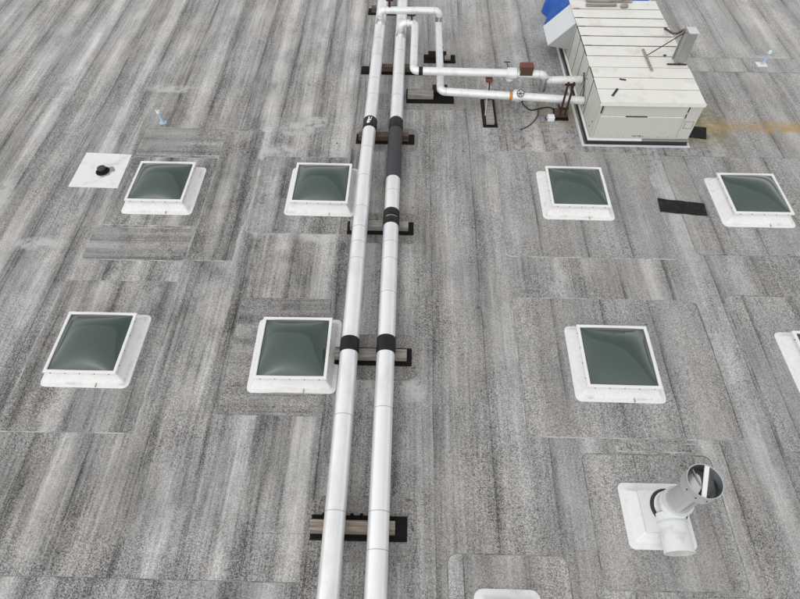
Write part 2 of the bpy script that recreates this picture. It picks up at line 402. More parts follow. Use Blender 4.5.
# ------------------------------------------------------------------ skylights
def make_skylight(full=True):
    root = empty('skylight', (0, 0, 0))
    def oct(w, l, c, z): 
        a, b = w/2, l/2
        return rrect(-a, a, -b, b, c, z, 3)
    f = MB()
    f.loops([oct(1.545, 1.53, .10, .0), oct(1.543, 1.528, .10, .008), oct(1.53, 1.515, .10, .013), oct(1.40, 1.385, .05, .026), oct(1.36, 1.345, .04, .05), oct(1.25, 1.235, .02, .125), oct(1.205, 1.19, .012, .15), oct(1.195, 1.18, .01, .19)])
    fl = f.build('flashing', M['flash'], root)
    lp = MB(); lp.box(.21, .222, -.76, -.672, .012, .0345); lp.build('lap_joint', M['grime'], root)
    gm = MB()
    pts = []
    for i in range(24):
        a = 2*math.pi*i/24; r1 = 1+.25*math.sin(3*a+1)+.15*math.sin(7*a)
        pts.append((-.1+.42*math.cos(a)*(1+.1*math.sin(5*a)), -.715+.015*math.sin(a)*r1, .0265))
    gm.loops([pts], cap1=True); gm.build('stain', M['grime'], root)
    c = MB(); c.loops([oct(1.19, 1.18, .01, .16), oct(1.19, 1.18, .01, .262)]); c.build('curb', M['curb'], root)
    fr = MB(); o, i_, z0, z1 = .625, .572, .238, .283
    def sq(h, z): return [(h, h, z), (-h, h, z), (-h, -h, z), (h, -h, z)]
    fr.loops([sq(o-.004, z0), sq(o, z0+.004), sq(o, z1-.005), sq(o-.005, z1), sq(i_+.012, z1), sq(i_, z1-.006), sq(i_, z1-.03)])
    fr.loops([sq(.598, z0+.001), sq(o-.004, z0)])
    fr.build('frame', M['frame'], root)
    d = MB(); N = 28; vs = []; fs = []
    for a in range(N+1):
        for b in range(N+1):
            u, v = -1+2*a/N, -1+2*b/N
            u = math.copysign(abs(u)**.8, u); v = math.copysign(abs(v)**.8, v)
            z = .255+.20*((1-abs(u)**2.4)*(1-abs(v)**2.4))**.85
            vs.append((u*.574, v*.574, z))
    for a in range(N):
        for b in range(N): q = a*(N+1)+b; fs.append((q, q+N+1, q+N+2, q+1))
    d.add(vs, fs, True); d.build('dome', M['dome'], root)
    s0 = MB(); s0.cyl((0, 0, -.008), (0, 0, .006), .009, n=8)
    first = None
    for k in range(5):
        for (x, y, rx, rz) in ((-.5+.25*k, -.627, R(90), 0), ):
            if first is None: o_ = first = s0.build('screw', M['screw'], root)
            else: o_ = first.copy(); COL.objects.link(o_); o_.parent = root
            o_.location = (x, y, .248); o_.rotation_euler = (rx, 0, rz)
    for k in range(4):
        for sx in (-1, 1):
            o_ = first.copy(); COL.objects.link(o_); o_.parent = root
            o_.location = (sx*.627, -.45+.3*k, .248); o_.rotation_euler = (0, R(90), 0)
    return root
sky_spots = [(-5.423, 9.249, 'white framed green dome skylight beside the flat white vent square'),
 (-1.892, 9.288, 'green dome skylight in the far row just left of the two long pipes'),
 (3.711, 9.311, 'green dome skylight in front of the big cream rooftop unit'),
 (7.525, 9.185, 'green dome skylight right of the loose black strip, rightmost in the far row'),
 (-5.524, 5.101, 'green dome skylight leftmost in the near row, broad white flashing on its right side'),
 (-1.94, 5.074, 'near row green skylight close against the left long pipe, brown streak on its front flashing'),
 (3.716, 5.03, 'green dome skylight standing alone right of the pipes, directly behind the silver exhaust stack'),
 (7.58, 4.998, 'skylight cut off by the right edge of the photo, mostly white flashing showing')]
proto = make_skylight()
for i, (x, y, lab) in enumerate(sky_spots):
    o = proto if i == 0 else copy_tree(proto)
    o.location = (x, y, .004)
    o.rotation_euler.z = R(random.uniform(-.6, .6))
    tag(o, lab, 'skylight', 'square dome skylights set in two rows on the roof')
    for ch in [c for c in COL.objects if c.parent == o]:
        if ch.name.startswith('stain') and i not in (4, 5): 
            ch.scale = (.45+.3*random.random(), .6, 1); ch.location.x = random.uniform(-.2, .3)
        if ch.name.startswith('stain') and i in (5,): ch.scale = (1.2, 1.1, 1)

# ------------------------------------------------------------------ the two long pipes
RP, ZP = .155, .335
def long_pipe(x, lab, joints, wraps, grey, xe):
    root = empty('insulated_pipe', (x, 0, ZP)); tag(root, lab, 'pipe', 'long insulated pipes across the roof')
    m = MB(); ys = [-4+.5*i for i in range(57)]
    def px(y): return xe*max(0, (y-9)/8)
    m.tube([(px(y), y, 0) for y in ys], RP, 32); m.build('jacket', M['jacket'], root)
    for y in joints:
        b = MB(); b.cyl((px(y), y-.006, 0), (px(y), y+.006, 0), RP+.002, n=32); b.build('joint_band', M['joint'], root)
    for y0, y1 in wraps:
        b = MB(); b.lathe([(RP+.004, 0), (RP+.013, .06), (RP+.015, .48), (RP+.011, .52), (RP+.014, .94), (RP+.004, 1)], (px(y0), y0, 0), (px(y1), y1, 0), 32); b.build('black_wrap', M['wrap'], root)
    for y0, y1 in grey:
        b = MB(); b.lathe([(RP+.002, 0), (RP+.008, .01), (RP+.008, .5), (RP+.0095, .502), (RP+.0095, .51), (RP+.008, .512), (RP+.008, .99), (RP+.002, 1)], (px(y0), y0, 0), (px(y1), y1, 0), 32); b.build('charcoal_wrap', M['charcoal'], root)
    sw = MB(); sw.box(-.006, .006, -4, 4.9, 0, .006)
    for q in (-1,):
        t = MB(); a = R(62)*q
        t.box(RP*math.sin(a)-.004, RP*math.sin(a)+.004, -4, 8.6, RP*math.cos(a)-.004, RP*math.cos(a)+.004); t.build('lengthwise_seam', M['joint'], root)
    return root
long_pipe(-.958, 'left one of the two long silver pipes, two black bands along it', [-.9, .55, 2.26, 3.75, 6.99, 7.42, 7.83, 8.4, 9.35, 10.3, 12.31, 13.0, 14.1, 14.9, 16.3, 17.4], [(4.93, 5.21), (11.02, 11.40)], [], .10)
long_pipe(-.325, 'right one of the two long silver pipes, with a long charcoal wrapped stretch', [-.9, .4, 1.75, 2.27, 3.89, 6.2, 7.0, 7.44, 8.9, 12.29, 13.2, 14.3, 15.9, 17.2], [(4.93, 5.25), (7.93, 8.12), (8.135, 8.35), (11.02, 11.40)], [(9.33, 11.02)], .06)

m = MB(); 
for q0, q1, yy0, yy1 in ((-.38, -.02, 11.10, 11.20), (.0, .10, 11.13, 11.16), (-.30, .22, 11.205, 11.25), (-.20, -.04, 11.252, 11.34), (.16, .28, 11.27, 11.33)):
    rr = RP+.0165; L = []
    m.loops([[( -.958+.10*2.2/8+rr*math.sin(q0+(q1-q0)*k/5), y, ZP+rr*math.cos(q0+(q1-q0)*k/5)) for k in range(6)] for y in (yy0, yy1)][:0] or [[(.03+rr*math.sin(q0+(q1-q0)*k/5), yy0, rr*math.cos(q0+(q1-q0)*k/5)) for k in range(6)]+[(.03+rr*math.sin(q1-(q1-q0)*k/5), yy1, rr*math.cos(q1-(q1-q0)*k/5)) for k in range(6)]], cap1=True)
m.build('torn_foil', M['frame'], [o for o in COL.objects if o.name == 'insulated_pipe'][0])
# sleepers
def sleeper(y, x0, x1, wx0, wx1, mat, lab, d=.36, wd=.17, wh=.145, post=True):
    root = empty('pipe_sleeper', ((x0+x1)/2, y, .004)); cx = (x0+x1)/2
    tag(root, lab, 'sleeper', 'timber sleepers on black pads under the pipes')
    p = MB(); p.box(x0-cx, x1-cx, -d/2, d/2, 0, .028, .006)
    for i in range(int((x1-x0)/.07)):
        for s_ in (-1, 1):
            p.cyl((x0-cx+.035+.07*i, s_*(d/2-.03), .026), (x0-cx+.035+.07*i, s_*(d/2-.03), .036), .018, .012, 8)
    for xx in ([-1.16, -.86, -.74, -.60, -.46] if abs(y-2.13) < .1 else []):
        p.lathe([(.03, 0), (.028, .6), (.015, 1)], (xx-cx, d/2+.005, .0), (xx-cx, d/2+.005, .045), 10)
    p.build('rubber_pad', M['rubber'], root)
    w = MB(); w.box(wx0-cx, wx1-cx, -wd/2-.01, wd/2-.01, .029, .029+wh, .006); w.build('timber', mat, root)
    s2 = MB()
    for xx in (-.958, -.325):
        s2.box(xx-.11-cx, xx+.11-cx, -.05, .03, .029+wh+.001, .029+wh+.008)
    s2.build('slide_plate', M['steel'], root)
    return root
sleeper(2.13, -1.34, .09, -1.335, -.09, M['wood'], 'pale timber sleeper on a studded black pad, nearest the bottom of the photo')
sleeper(5.06, -1.27, .13, -1.23, .04, M['wood_grey'], 'grey timber sleeper just in front of the matching black pipe bands')
sleeper(8.19, -1.26, .14, -1.19, .03, M['wood_grey'], 'grey timber sleeper beneath the double black collar of the right pipe')
sleeper(11.13, -1.27, .14, -1.20, .0, M['wood_brown'], 'brown timber sleeper behind the far left skylights, beside the charcoal wrapped pipe')
sleeper(14.05, -1.33, .40, -1.1, .05, M['wood_brown'], 'brown timber sleeper beside the elbow of the branch pipe')
sleeper(17.2, -1.31, .14, -1.2, .02, M['wood_brown'], 'farthest timber sleeper at the top of the photo')

# ------------------------------------------------------------------ branch pipes
def branch(name, lab, pts, r, bands=(), extra=None, rb=.13):
    root = empty(name, (pts[0][0], pts[0][1], 0)); tag(root, lab, 'pipe', 'white branch pipes running to the rooftop unit')
    o = Vector(root.location)
    P = [Vector(p)-o for p in pts]
    m = MB(); m.tube(path(P, rb), r, 20); m.build('pipe_jacket', M['branch'], root)
    # elbow rings
    for i in range(1, len(P)-1):
        for d in (P[i-1]-P[i], P[i+1]-P[i]):
            if d.length < .32: continue
            dn = d.normalized(); e = MB(); a = P[i]+dn*(rb+.005)
            e.cyl(a, a+dn*.012, r+.003, n=20); e.build('elbow_ring', M['joint'], root)
    return root, o
A, oA = branch('branch_pipe', 'white branch pipe rising from the left long pipe and running low to the unit',
   [(-.86, 15.75, ZP+.1), (-.86, 15.75, .80), (.79, 15.75, .80), (.79, 15.75, .42), (.78, 12.52, .42), (4.38, 12.22, .42)], .098)
B, oB = branch('branch_pipe', 'white branch pipe rising from the right long pipe and carrying the red brown box',
   [(-.26, 15.1, ZP+.1), (-.26, 15.1, .78), (.12, 15.1, .78), (.09, 12.83, .78), (3.34, 12.76, .78), (3.38, 12.78, .60), (4.38, 12.80, .62)], .098)
for (rt, o, x, y, z) in ((A, oA, -.86, 15.75, .5), (B, oB, -.26, 15.1, .5)):
    m = MB(); m.lathe([(.15, 0), (.145, .2), (.115, .5), (.105, 1)], (x-o.x, y-o.y, z-.09), (x-o.x, y-o.y, z+.10), 24)
    m.build('saddle', M['silver'], rt)
# tin sleeve on the drop of A, stub under the elbow of B
m = MB(); m.cyl((.79-oA.x, 15.75-oA.y, .52), (.79-oA.x, 15.75-oA.y, .66), .104, n=20); m.build('tin_sleeve', M['silver'], A)
m = MB(); m.cyl((3.36-oB.x, 12.77-oB.y, .36), (3.36-oB.x, 12.77-oB.y, .72), .105, n=20); m.cyl((3.36-oB.x, 12.77-oB.y, .33), (3.36-oB.x, 12.77-oB.y, .36), .09, n=20); m.build('tin_sleeve', M['silver'], B)
m = MB(); m.cyl((.22-oB.x, 12.827-oB.y, .78), (.32-oB.x, 12.825-oB.y, .78), .104, n=20); m.build('black_band', M['wrap'], B)
def along(x, xa, ya, xb, yb): return ya+(yb-ya)*(x-xa)/(xb-xa)
# valve + wheel + actuator on B
def wheel(par, o, c, r, tilt, stem):
    w = MB(); c = Vector(c)-o
    Mx = Matrix.Translation(c) @ Matrix.Rotation(tilt, 4, 'X')
    ring = [Mx @ Vector((r*math.cos(a), r*math.sin(a), 0)) for a in [2*math.pi*i/20 for i in range(21)]]
    w.tube(ring, .010, 6, False)
    for k in range(3):
        a = k*math.pi/3; w.tube([Mx @ Vector((r*math.cos(a), r*math.sin(a), 0)), Mx @ Vector((-r*math.cos(a), -r*math.sin(a), 0))], .007, 6)
    w.tube([c, Vector(stem)-o], .011, 8)
    w.build('handwheel', M['gap'], par)
yb = along(2.55, .09, 12.83, 3.34, 12.76)
m = MB(); m.lathe([(.10, 0), (.135, .08), (.14, .5), (.135, .92), (.10, 1)], (2.40-oB.x, yb-oB.y, .78), (2.66-oB.x, yb-oB.y, .78), 20)
m.cyl((2.5-oB.x, yb-oB.y, .62), (2.5-oB.x, yb-oB.y, .78), .10, n=16); m.build('valve_cover', M['branch'], B)
wheel(B, oB, (2.42, yb+.30, .90), .075, R(-35), (2.44, yb+.05, .84))
m = MB(); m.box(2.70-oB.x, 3.03-oB.x, yb-.10-oB.y, yb+.10-oB.y, .895, 1.03, .012); m.build('actuator_box', M['redbrown'], B)
m = MB(); m.box(2.71-oB.x, 3.02-oB.x, yb-.113-oB.y, yb-.101-oB.y, .79, 1.02, .004); m.build('box_side_plate', M['brown'], B)
# valve on A
ya = along(2.6, .78, 12.52, 4.38, 12.22)
m = MB(); m.lathe([(.10, 0), (.125, .1), (.13, .5), (.125, .9), (.10, 1)], (2.56-oA.x, ya-oA.y, .42), (2.80-oA.x, ya-.02-oA.y, .42), 20)
m.box(2.58-oA.x, 2.84-oA.x, ya-.05-oA.y, ya+.09-oA.y, .5, .56, .02); m.build('valve_cover', M['branch'], A)
m = MB(); m.cyl((2.48-oA.x, ya-oA.y, .42), (2.55-oA.x, ya-oA.y, .42), .108, n=20); m.build('orange_band', M['orange'], A)
wheel(A, oA, (2.72, ya-.15, .60), .085, R(50), (2.70, ya-.02, .50))
m = MB(); m.box(2.6-oA.x, 2.74-oA.x, ya-.19-oA.y, ya-.10-oA.y, .32, .42, .02); m.build('drain_valve', M['steel'], A)
wheelpad = None

# stands under the branches
def stand_pad(name, lab, x0, x1, y0, y1):
    cx, cy = (x0+x1)/2, (y0+y1)/2
    r = empty(name, (cx, cy, .004)); tag(r, lab, 'pipe stand')
    p = MB(); p.box(x0-cx, x1-cx, y0-cy, y1-cy, 0, .026, .006); p.build('rubber_pad', M['rubber'], r)
    return r, Vector((cx, cy, .004))
r, o = stand_pad('pipe_stand', 'single leaning post stand on a black pad with pale timber, left of the valves', 1.84, 2.20, 11.66, 12.80)
m = MB(); m.box(-.10, .10, -.50, .42, .027, .11, .006); m.build('timber', M['wood_grey'], r)
m = MB(); m.box(-.16, -.13, -.50, .46, .027, .07); m.box(.13, .16, -.50, .46, .027, .07); m.build('rail', M['rust'], r)
m = MB(); m.tube([Vector((1.91, 12.02, .08))-o, Vector((1.97, 12.74, .60))-o], .022, 8); m.build('post', M['steel'], r)
m = MB(); m.tube([Vector((2.02, 12.62, .08))-o, Vector((2.0, 12.74, .60))-o], .02, 8); m.build('post', M['rust'], r)
m = MB(); m.box(1.90-o.x, 2.07-o.x, 12.66-o.y, 12.84-o.y, .585, .66, .01); m.build('saddle', M['redbrown'], r)
r, o = stand_pad('pipe_stand', 'rusty stand of two upright struts between the pipes and the unit wall', 3.66, 4.0, 11.98, 12.46)
m = MB(); m.box(-.15, .13, -.15, .12, .027, .12, .006); m.build('block', M['wood_brown'], r)
for dx in (3.755, 3.885):
    m = MB(); m.box(dx-.022-o.x, dx+.022-o.x, 12.00-o.y, 12.045-o.y, .12, 1.04, .003); m.build('post', M['rust'], r)
for z in (.27, .93):
    m = MB(); m.box(3.70-o.x, 3.94-o.x, 12.046-o.y, 12.075-o.y, z, z+.05, .003); m.build('crossbar', M['rust'], r)
m = MB(); m.tube([Vector((3.73, 12.02, .3))-o, Vector((3.66, 12.03, .42))-o], .03, 8); m.build('clamp', M['rust'], r)
def low_support(lab, x0, x1, y0, y1, tx0, tx1, ty0, ty1, h, mat):
    cx, cy = (x0+x1)/2, (y0+y1)/2
    r = empty('pipe_support', (cx, cy, .004)); tag(r, lab, 'pipe support')
    p = MB(); p.box(x0-cx, x1-cx, y0-cy, y1-cy, 0, .026, .006); p.build('rubber_pad', M['rubber'], r)
    m = MB(); m.box(tx0-cx, tx1-cx, ty0-cy, ty1-cy, .027, h, .006); m.build('timber', mat, r)
    return r, Vector((cx, cy, .004))
r, o = low_support('low grey timber support on a wide black pad where the low branch pipe turns', -.08, 1.15, 12.60, 13.2, -.05, .62, 12.74, 13.0, .15, M['wood_grey'])
m = MB(); m.box(.60-o.x, .98-o.x, 13.02-o.y, 13.12-o.y, .027, .22, .004); m.build('strut', M['rust'], r)
r, o = low_support('black pad with a dark strut under the straight run behind the high pipe', .38, 1.26, 14.46, 14.86, .95, 1.12, 14.55, 14.75, .10, M['wood_grey'])
m = MB(); m.box(.50-o.x, 1.0-o.x, 14.70-o.y, 14.74-o.y, .027, .20, .003); m.build('strut', M['rust'], r)
m = MB(); m.tube([Vector((.86, 14.72, .2))-o, Vector((.90, 14.72, .33))-o], .015, 8); m.build('bolt', M['rust'], r)
# rusty clips on the risers
m = MB(); m.box(-.63-oA.x, -.57-oA.x, 15.73-oA.y, 15.77-oA.y, .885, 1.06, .003); m.box(-.70-oA.x, -.50-oA.x, 15.72-oA.y, 15.78-oA.y, 1.06, 1.085, .003); m.build('clip', M['rust'], A)
m = MB(); m.box(.0-oB.x, .05-oB.x, 15.08-oB.y, 15.12-oB.y, .87, .98, .003); m.box(-.05-oB.x, .10-oB.x, 15.07-oB.y, 15.13-oB.y, .98, 1.0, .003); m.build('clip', M['rust'], B)

# ------------------------------------------------------------------ rooftop unit
U = empty('rooftop_unit', (5.48, 13.36, 0)); tag(U, 'big cream metal rooftop air unit with ribbed panel top', 'rooftop unit')
ox, oy = 5.48, 13.36
def ub(name, mat, *a, bev=0.):
    m = MB(); m.box(a[0]-ox, a[1]-ox, a[2]-oy, a[3]-oy, a[4], a[5], bev); return m.build(name, mat, U)
ub('curb', M['gap'], 4.29, 6.67, 11.075, 15.68, .0, .135)
for q in (12.03, 12.62, 13.28, 13.85, 14.45):
    ub('panel_gap', M['gap'], 4.326, 4.3345, q-.03, q+.022, .19, 1.11)
ub('body', M['wall'], 4.335, 6.64, 11.115, 15.64, .136, 1.12)
# flashing lying round the curb
fm = MB()
def rect(x0, x1, y0, y1, z): return [(x1-ox, y1-oy, z), (x0-ox, y1-oy, z), (x0-ox, y0-oy, z), (x1-ox, y0-oy, z)]
fm.loops([rect(4.17, 6.76, 11.0, 15.78, .004), rect(4.175, 6.755, 11.005, 15.775, .02), rect(4.225, 6.715, 11.045, 15.74, .032), rect(4.235, 6.70, 11.055, 15.72, .01)])
fm.build('base_flashing', M['hood'], U)
ub('curb_rail', M['frame'], 4.275, 4.325, 11.05, 15.70, .137, .18, bev=.004)
ub('curb_rail', M['frame'], 4.327, 5.56, 11.05, 11.112, .137, .178, bev=.004)
ub('curb_rail', M['steel'], 5.563, 6.68, 11.05, 11.112, .137, .17, bev=.004)
# front panels
ub('front_panel', M['wall'], 4.44, 6.335, 11.100, 11.1145, .80, 1.10, bev=.004)
ub('front_panel', M['wall'], 4.39, 6.315, 11.101, 11.1147, .20, .765, bev=.004)
ub('corner_post', M['wall'], 6.365, 6.648, 11.094, 11.1142, .19, 1.115, bev=.004)
ub('corner_post', M['wall'], 4.338, 4.375, 11.097, 11.1143, .19, 1.115, bev=.004)
random.seed(3)
x = 4.42
while x < 6.33:
    l = random.uniform(.10, .38); x2 = min(x+l, 6.34)
    ub('sealant_strip', random.choice([M['frame'], M['gap'], M['frame']]) if x < 4.6 or x > 5.3 else random.choice([M['gap'], M['gap'], M['frame']]), x, x2, 11.098, 11.112, .770, .794)
    x = x2+.012
ub('torn_seal', M['gap'], 6.337, 6.362, 11.098, 11.112, .92, 1.09)
ub('torn_seal', M['gap'], 6.335, 6.358, 11.098, 11.112, .76, .86)
ub('torn_seal', M['gap'], 4.378, 4.41, 11.098, 11.112, .86, 1.07)
for a in ((6.40, 6.60, .675, .685), (6.40, 6.60, .49, .50), (6.40, 6.41, .501, .674), (6.59, 6.60, .501, .674)):
    ub('plate_edge', M['steel'], a[0], a[1], 11.088, 11.0935, a[2], a[3])
for k in range(9):
    xx = 5.30+.03*k+random.uniform(-.01, .01); zz = .235+random.uniform(-.015, .015)
    ub('smudge', M['gap'], xx, xx+.022, 11.0975, 11.1005, zz, zz+random.uniform(.012, .03))
for k in range(7):
    xx = 4.55+.27*k; ub('rivet', M['screw'], xx, xx+.014, 11.0965, 11.1005, .225, .237)
# side wall panels
sy = [11.14, 12.03, 12.62, 13.28, 13.85, 14.45, 15.62]
for i in range(len(sy)-1):
    ub('side_panel', M['wall'], 4.322, 4.334, sy[i]+.022, sy[i+1]-.030, .20, 1.10, bev=.003)
for i in range(len(sy)-1):
    ub('side_panel', M['wall'], 6.641, 6.652, sy[i]+.008, sy[i+1]-.012, .20, 1.10, bev=.003)
for yy, zz in ((12.45, .85), (12.5, .3), (12.15, .35), (11.35, .3), (11.25, .5)):
    ub('rivet', M['screw'], 4.312, 4.3215, yy, yy+.03, zz, zz+.03)
ub('deck', M['gap'], 4.315, 6.635, 11.07, 15.67, 1.121, 1.168)
ry = [15.70, 15.22, 14.75, 14.32, 13.86, 13.41, 12.94, 12.46, 12.03, 11.57, 11.045]
for i in range(10):
    gp = .024 if i in (1, 2, 3, 4, 5) else .012
    dx = random.uniform(-.012, .012)
    m = MB(); m.box(4.300+dx-ox, 6.645+dx-ox, ry[i+1]+gp-oy, ry[i]-gp-oy, 1.170, 1.182+random.uniform(-.002, .004), .003)
    m.build('roof_panel', M['panel'], U)
for i in (0, 1, 2, 3, 4):
    ub('clip', M['gap'], 4.305+.05, 4.305+.20, ry[i+1]-.012, ry[i+1]+.012, 1.169, 1.187)
m = MB(); m.box(4.292-ox, 6.652-ox, 11.034-oy, 11.043-oy, 1.10, 1.184, .002); m.build('front_drip_edge', M['panel'], U)
# weather hood on the left wall
h = MB(); y0, y1 = 14.58-oy, 15.54-oy
P_ = [(4.318, 1.14), (3.715, .515), (3.72, .49), (4.318, 1.112)]
h.loops([[(x-ox, y0-.01, z) for x, z in P_], [(x-ox, y1+.01, z) for x, z in P_]], True, True)
h.build('hood_top', M['hood'], U)
for y in (y0, y1-.012):
    h = MB(); P_ = [(4.318, 1.108), (3.735, .495), (4.318, .39)]
    h.loops([[(x-ox, y, z) for x, z in P_], [(x-ox, y+.012, z) for x, z in P_]], True, True)
    h.build('hood_side', M['hood_side'], U)
h = MB(); P_ = [(4.318, .40), (3.74, .503), (3.74, .51), (4.318, .42)]
h.loops([[(x-ox, y0+.014, z) for x, z in P_], [(x-ox, y1-.014, z) for x, z in P_]], True, True); h.build('intake_screen', M['gap'], U)
m = MB(); m.tube([(4.30-ox, 12.80-oy, .80), (4.285-ox, 12.72-oy, .86), (4.285-ox, 12.55-oy, .78), (4.29-ox, 12.40-oy, .62), (4.29-ox, 12.32-oy, .48)], .014, 8); m.build('hose', M['cable'], U)
for (yy, zz, rr) in ((12.22, .42, .12), (12.80, .62, .12)):
    m = MB(); m.cyl((4.30-ox, yy-oy, zz), (4.318-ox, yy-oy, zz), rr, n=20); m.build('pipe_collar', M['steel'], U)

# braced box standing on the unit top
T0 = Vector((6.47, 12.72, 1.20))
b = empty('metal_box', T0); tag(b, 'upright grey metal box with a rod brace, at the right edge of the unit', 'metal box')
m = MB(); m.box(-.085, .11, -.125, .125, .04, .75, .008); m.build('housing', M['steel'], b)
m = MB(); m.box(-.10, .125, -.135, .135, .752, .775, .003); m.build('lid', M['hood'], b)
m = MB(); m.box(-.115, -.087, -.14, .14, .0, .77, .004); m.build('edge_frame', M['steel'], b)
m = MB(); m.box(-.142, -.117, -.13, -.10, .0, .74, .003); m.box(-.142, -.117, .10, .13, .0, .74, .003); m.build('rail', M['steel'], b)
m = MB(); m.box(-.32, .14, -.16, -.12, -.002, .02, .003); m.build('foot', M['rust'], b)
m = MB(); m.tube([(-.13, .03, .70), (-.73, .20, .02)], .012, 8); m.build('brace_rod', M['rust'], b)
m = MB(); m.box(-.775, -.72, -.43, .50, -.003, .022, .004); m.build('brace_foot', M['wood_grey'], b)
m = MB(); pts = smooth_pts([(-.12, .12, .72), (-.14, .35, .50), (-.04, .65, .34), (.02, .95, .18), (.06, 1.3, .06), (.05, 1.52, .0)])
m.tube(pts, .026, 8); m.build('wire_bundle', M['cable'], b)

def loose(name, lab, cat, x, y, z, rz, sx, sy_, sz, mat, group=None, bev=.004):
    m = MB(); m.box(-sx/2, sx/2, -sy_/2, sy_/2, 0, sz, bev)
    return tag(m.build(name, mat, None, (x, y, z), (0, 0, rz)), lab, cat, group)
loose('metal_scrap', 'short dark strip lying slanted near the front left edge of the unit top', 'scrap', 4.68, 11.43, 1.187, R(58), .34, .055, .012, M['gap'])
loose('metal_scrap', 'small dark scrap behind the slanted strip on the unit top', 'scrap', 4.96, 11.94, 1.187, R(-15), .15, .05, .012, M['rust'])
loose('plank', 'grey wooden plank lying near the back left of the unit top', 'plank', 5.10, 15.36, 1.20, R(2), .82, .10, .035, M['wood_grey'])
loose('plank', 'long wooden board across the far edge of the unit top', 'plank', 5.35, 15.60, 1.20, R(1), 1.25, .12, .035, M['wood_grey'])
m = MB(); L = [rrect(-.11*s, .11*s, -.055*s, .055*s, .05*s, z) for s, z in ((.9, 0), (1, .02), (.95, .06), (.6, .085))]
m.loops(L, True, True, True); tag(m.build('stone', M['wood_grey'], None, (5.70, 15.30, 1.197), (0, 0, .1)), 'small grey stone right of the plank on the unit top', 'stone')
loose('metal_scrap', 'tiny dark speck of metal in front of the braced box on the unit top', 'scrap', 6.20, 12.98, 1.187, .3, .07, .05, .02, M['gap'])

# blue tarp bundled behind the unit
def tarp():
    N, K = 70, 44; vs = []; fs = []
    import mathutils
    for i in range(N+1):
        for j in range(K+1):
            u, v = i/N, j/K
            x = 4.06+3.04*u; y = 16.15+1.5*v
            e = min(1, min(u, 1-u)*9)*min(1, min(v, 1-v)*7)
            n = mathutils.noise.fractal(Vector((x*1.6, y*1.6, 2)), 1, 2, 4)
            f = abs(math.sin(x*9.5+n*4+y*5.5))*.12+abs(math.sin(x*4-y*11+n*5))*.06
            z = .03+e**.6*(.62+.14*n+f)+(.10*math.sin(y*7)*e if u < .25 else 0)
            vs.append((x+.1*n*(1-e)+.07*math.sin(y*9), y+.10*n*(1-e)+.05*math.sin(x*8), z))
    for i in range(N):
        for j in range(K):
            a = i*(K+1)+j; fs.append((a, a+K+1, a+K+2, a+1))
    m = MB(); m.add(vs, fs, True)
    # folded back edge gives the sheet a thickness
    rim = [i*(K+1) for i in range(N+1)]+[N*(K+1)+j for j in range(1, K+1)]+[i*(K+1)+K for i in range(N-1, -1, -1)]+[j for j in range(K-1, 0, -1)]
    m.loops([[vs[i] for i in rim], [(vs[i][0], vs[i][1], .004) for i in rim]])
    tag(m.build('tarp', M['tarp']), 'crumpled bright blue tarp bundled behind the cream unit', 'tarp')
tarp()

# ------------------------------------------------------------------ junction box and cable
r = empty('junction_box', (3.55, 12.0, .004)); tag(r, 'small white box on the roof beside the rusty stand', 'junction box')
m = MB(); m.box(-.085, .085, -.075, .075, 0, .13, .015); m.build('box', M['white'], r)
m = MB(); m.cyl((-.13, 0, .07), (-.086, 0, .07), .05, n=14); m.build('gland', M['steel'], r)
m = MB(); m.cyl((-.145, 0, .07), (-.131, 0, .07), .038, n=14); m.build('cap', M['gap'], r)
m = MB(); m.tube(smooth_pts([(2.88, 12.75, .10), (2.92, 12.55, .06), (3.10, 12.38, .02), (3.36, 12.46, .02), (3.60, 12.50, .02), (3.80, 12.30, .02)]), .016, 8)
m.tube(smooth_pts([(3.28, 12.44, .02), (3.26, 12.20, .016), (3.14, 11.95, .016), (2.95, 11.72, .016), (2.74, 11.58, .016)]), .012, 8)
m.cyl((2.86, 12.78, .09), (2.91, 12.66, .08), .04, n=12)
tag(m.build('cable', M['cable']), 'thin black cable curling on the roof under the low branch pipe', 'cable')

# ------------------------------------------------------------------ vent with flat white square
r = empty('plumbing_vent', (-7.0, 9.80, .004)); tag(r, 'black capped plumbing vent on a flat white membrane square', 'vent')
m = MB(); q = [(-.62, -.51), (.50, -.53), (.48, .61), (-.61, .66)]
m.loops([[(a, b_, .0) for a, b_ in q], [(a, b_, .012) for a, b_ in q]], cap1=True); m.build('membrane_square', M['membrane'], r)
m = MB(); pts0 = []; pts1 = []; random.seed(5)
for i in range(36):
    a = 2*math.pi*i/36; k = 1+.16*math.sin(3*a)+.10*math.sin(7*a+1)
    pts0.append((.05+.19*k*math.cos(a), .02+.17*k*math.sin(a), .015)); pts1.append((.03+.15*k*math.cos(a), .01+.13*k*math.sin(a), .028))
m.loops([pts0, pts1], cap1=True); m.build('mastic_ring', M['grime'], r)
m = MB(); m.lathe([(.155, 0), (.14, .3), (.12, 1)], (.0, .0, .029), (.0, .0, .055), 24); m.build('collar', M['rubber'], r)
m = MB(); m.lathe([(.075, 0), (.075, .35), (.095, .4), (.095, .5), (.08, .55), (.095, .6), (.095, .75), (.08, .8), (.07, .97), (.03, 1)], (-.01, .02, .05), (-.01, .02, .13), 24); m.build('cap', M['cap'], r)

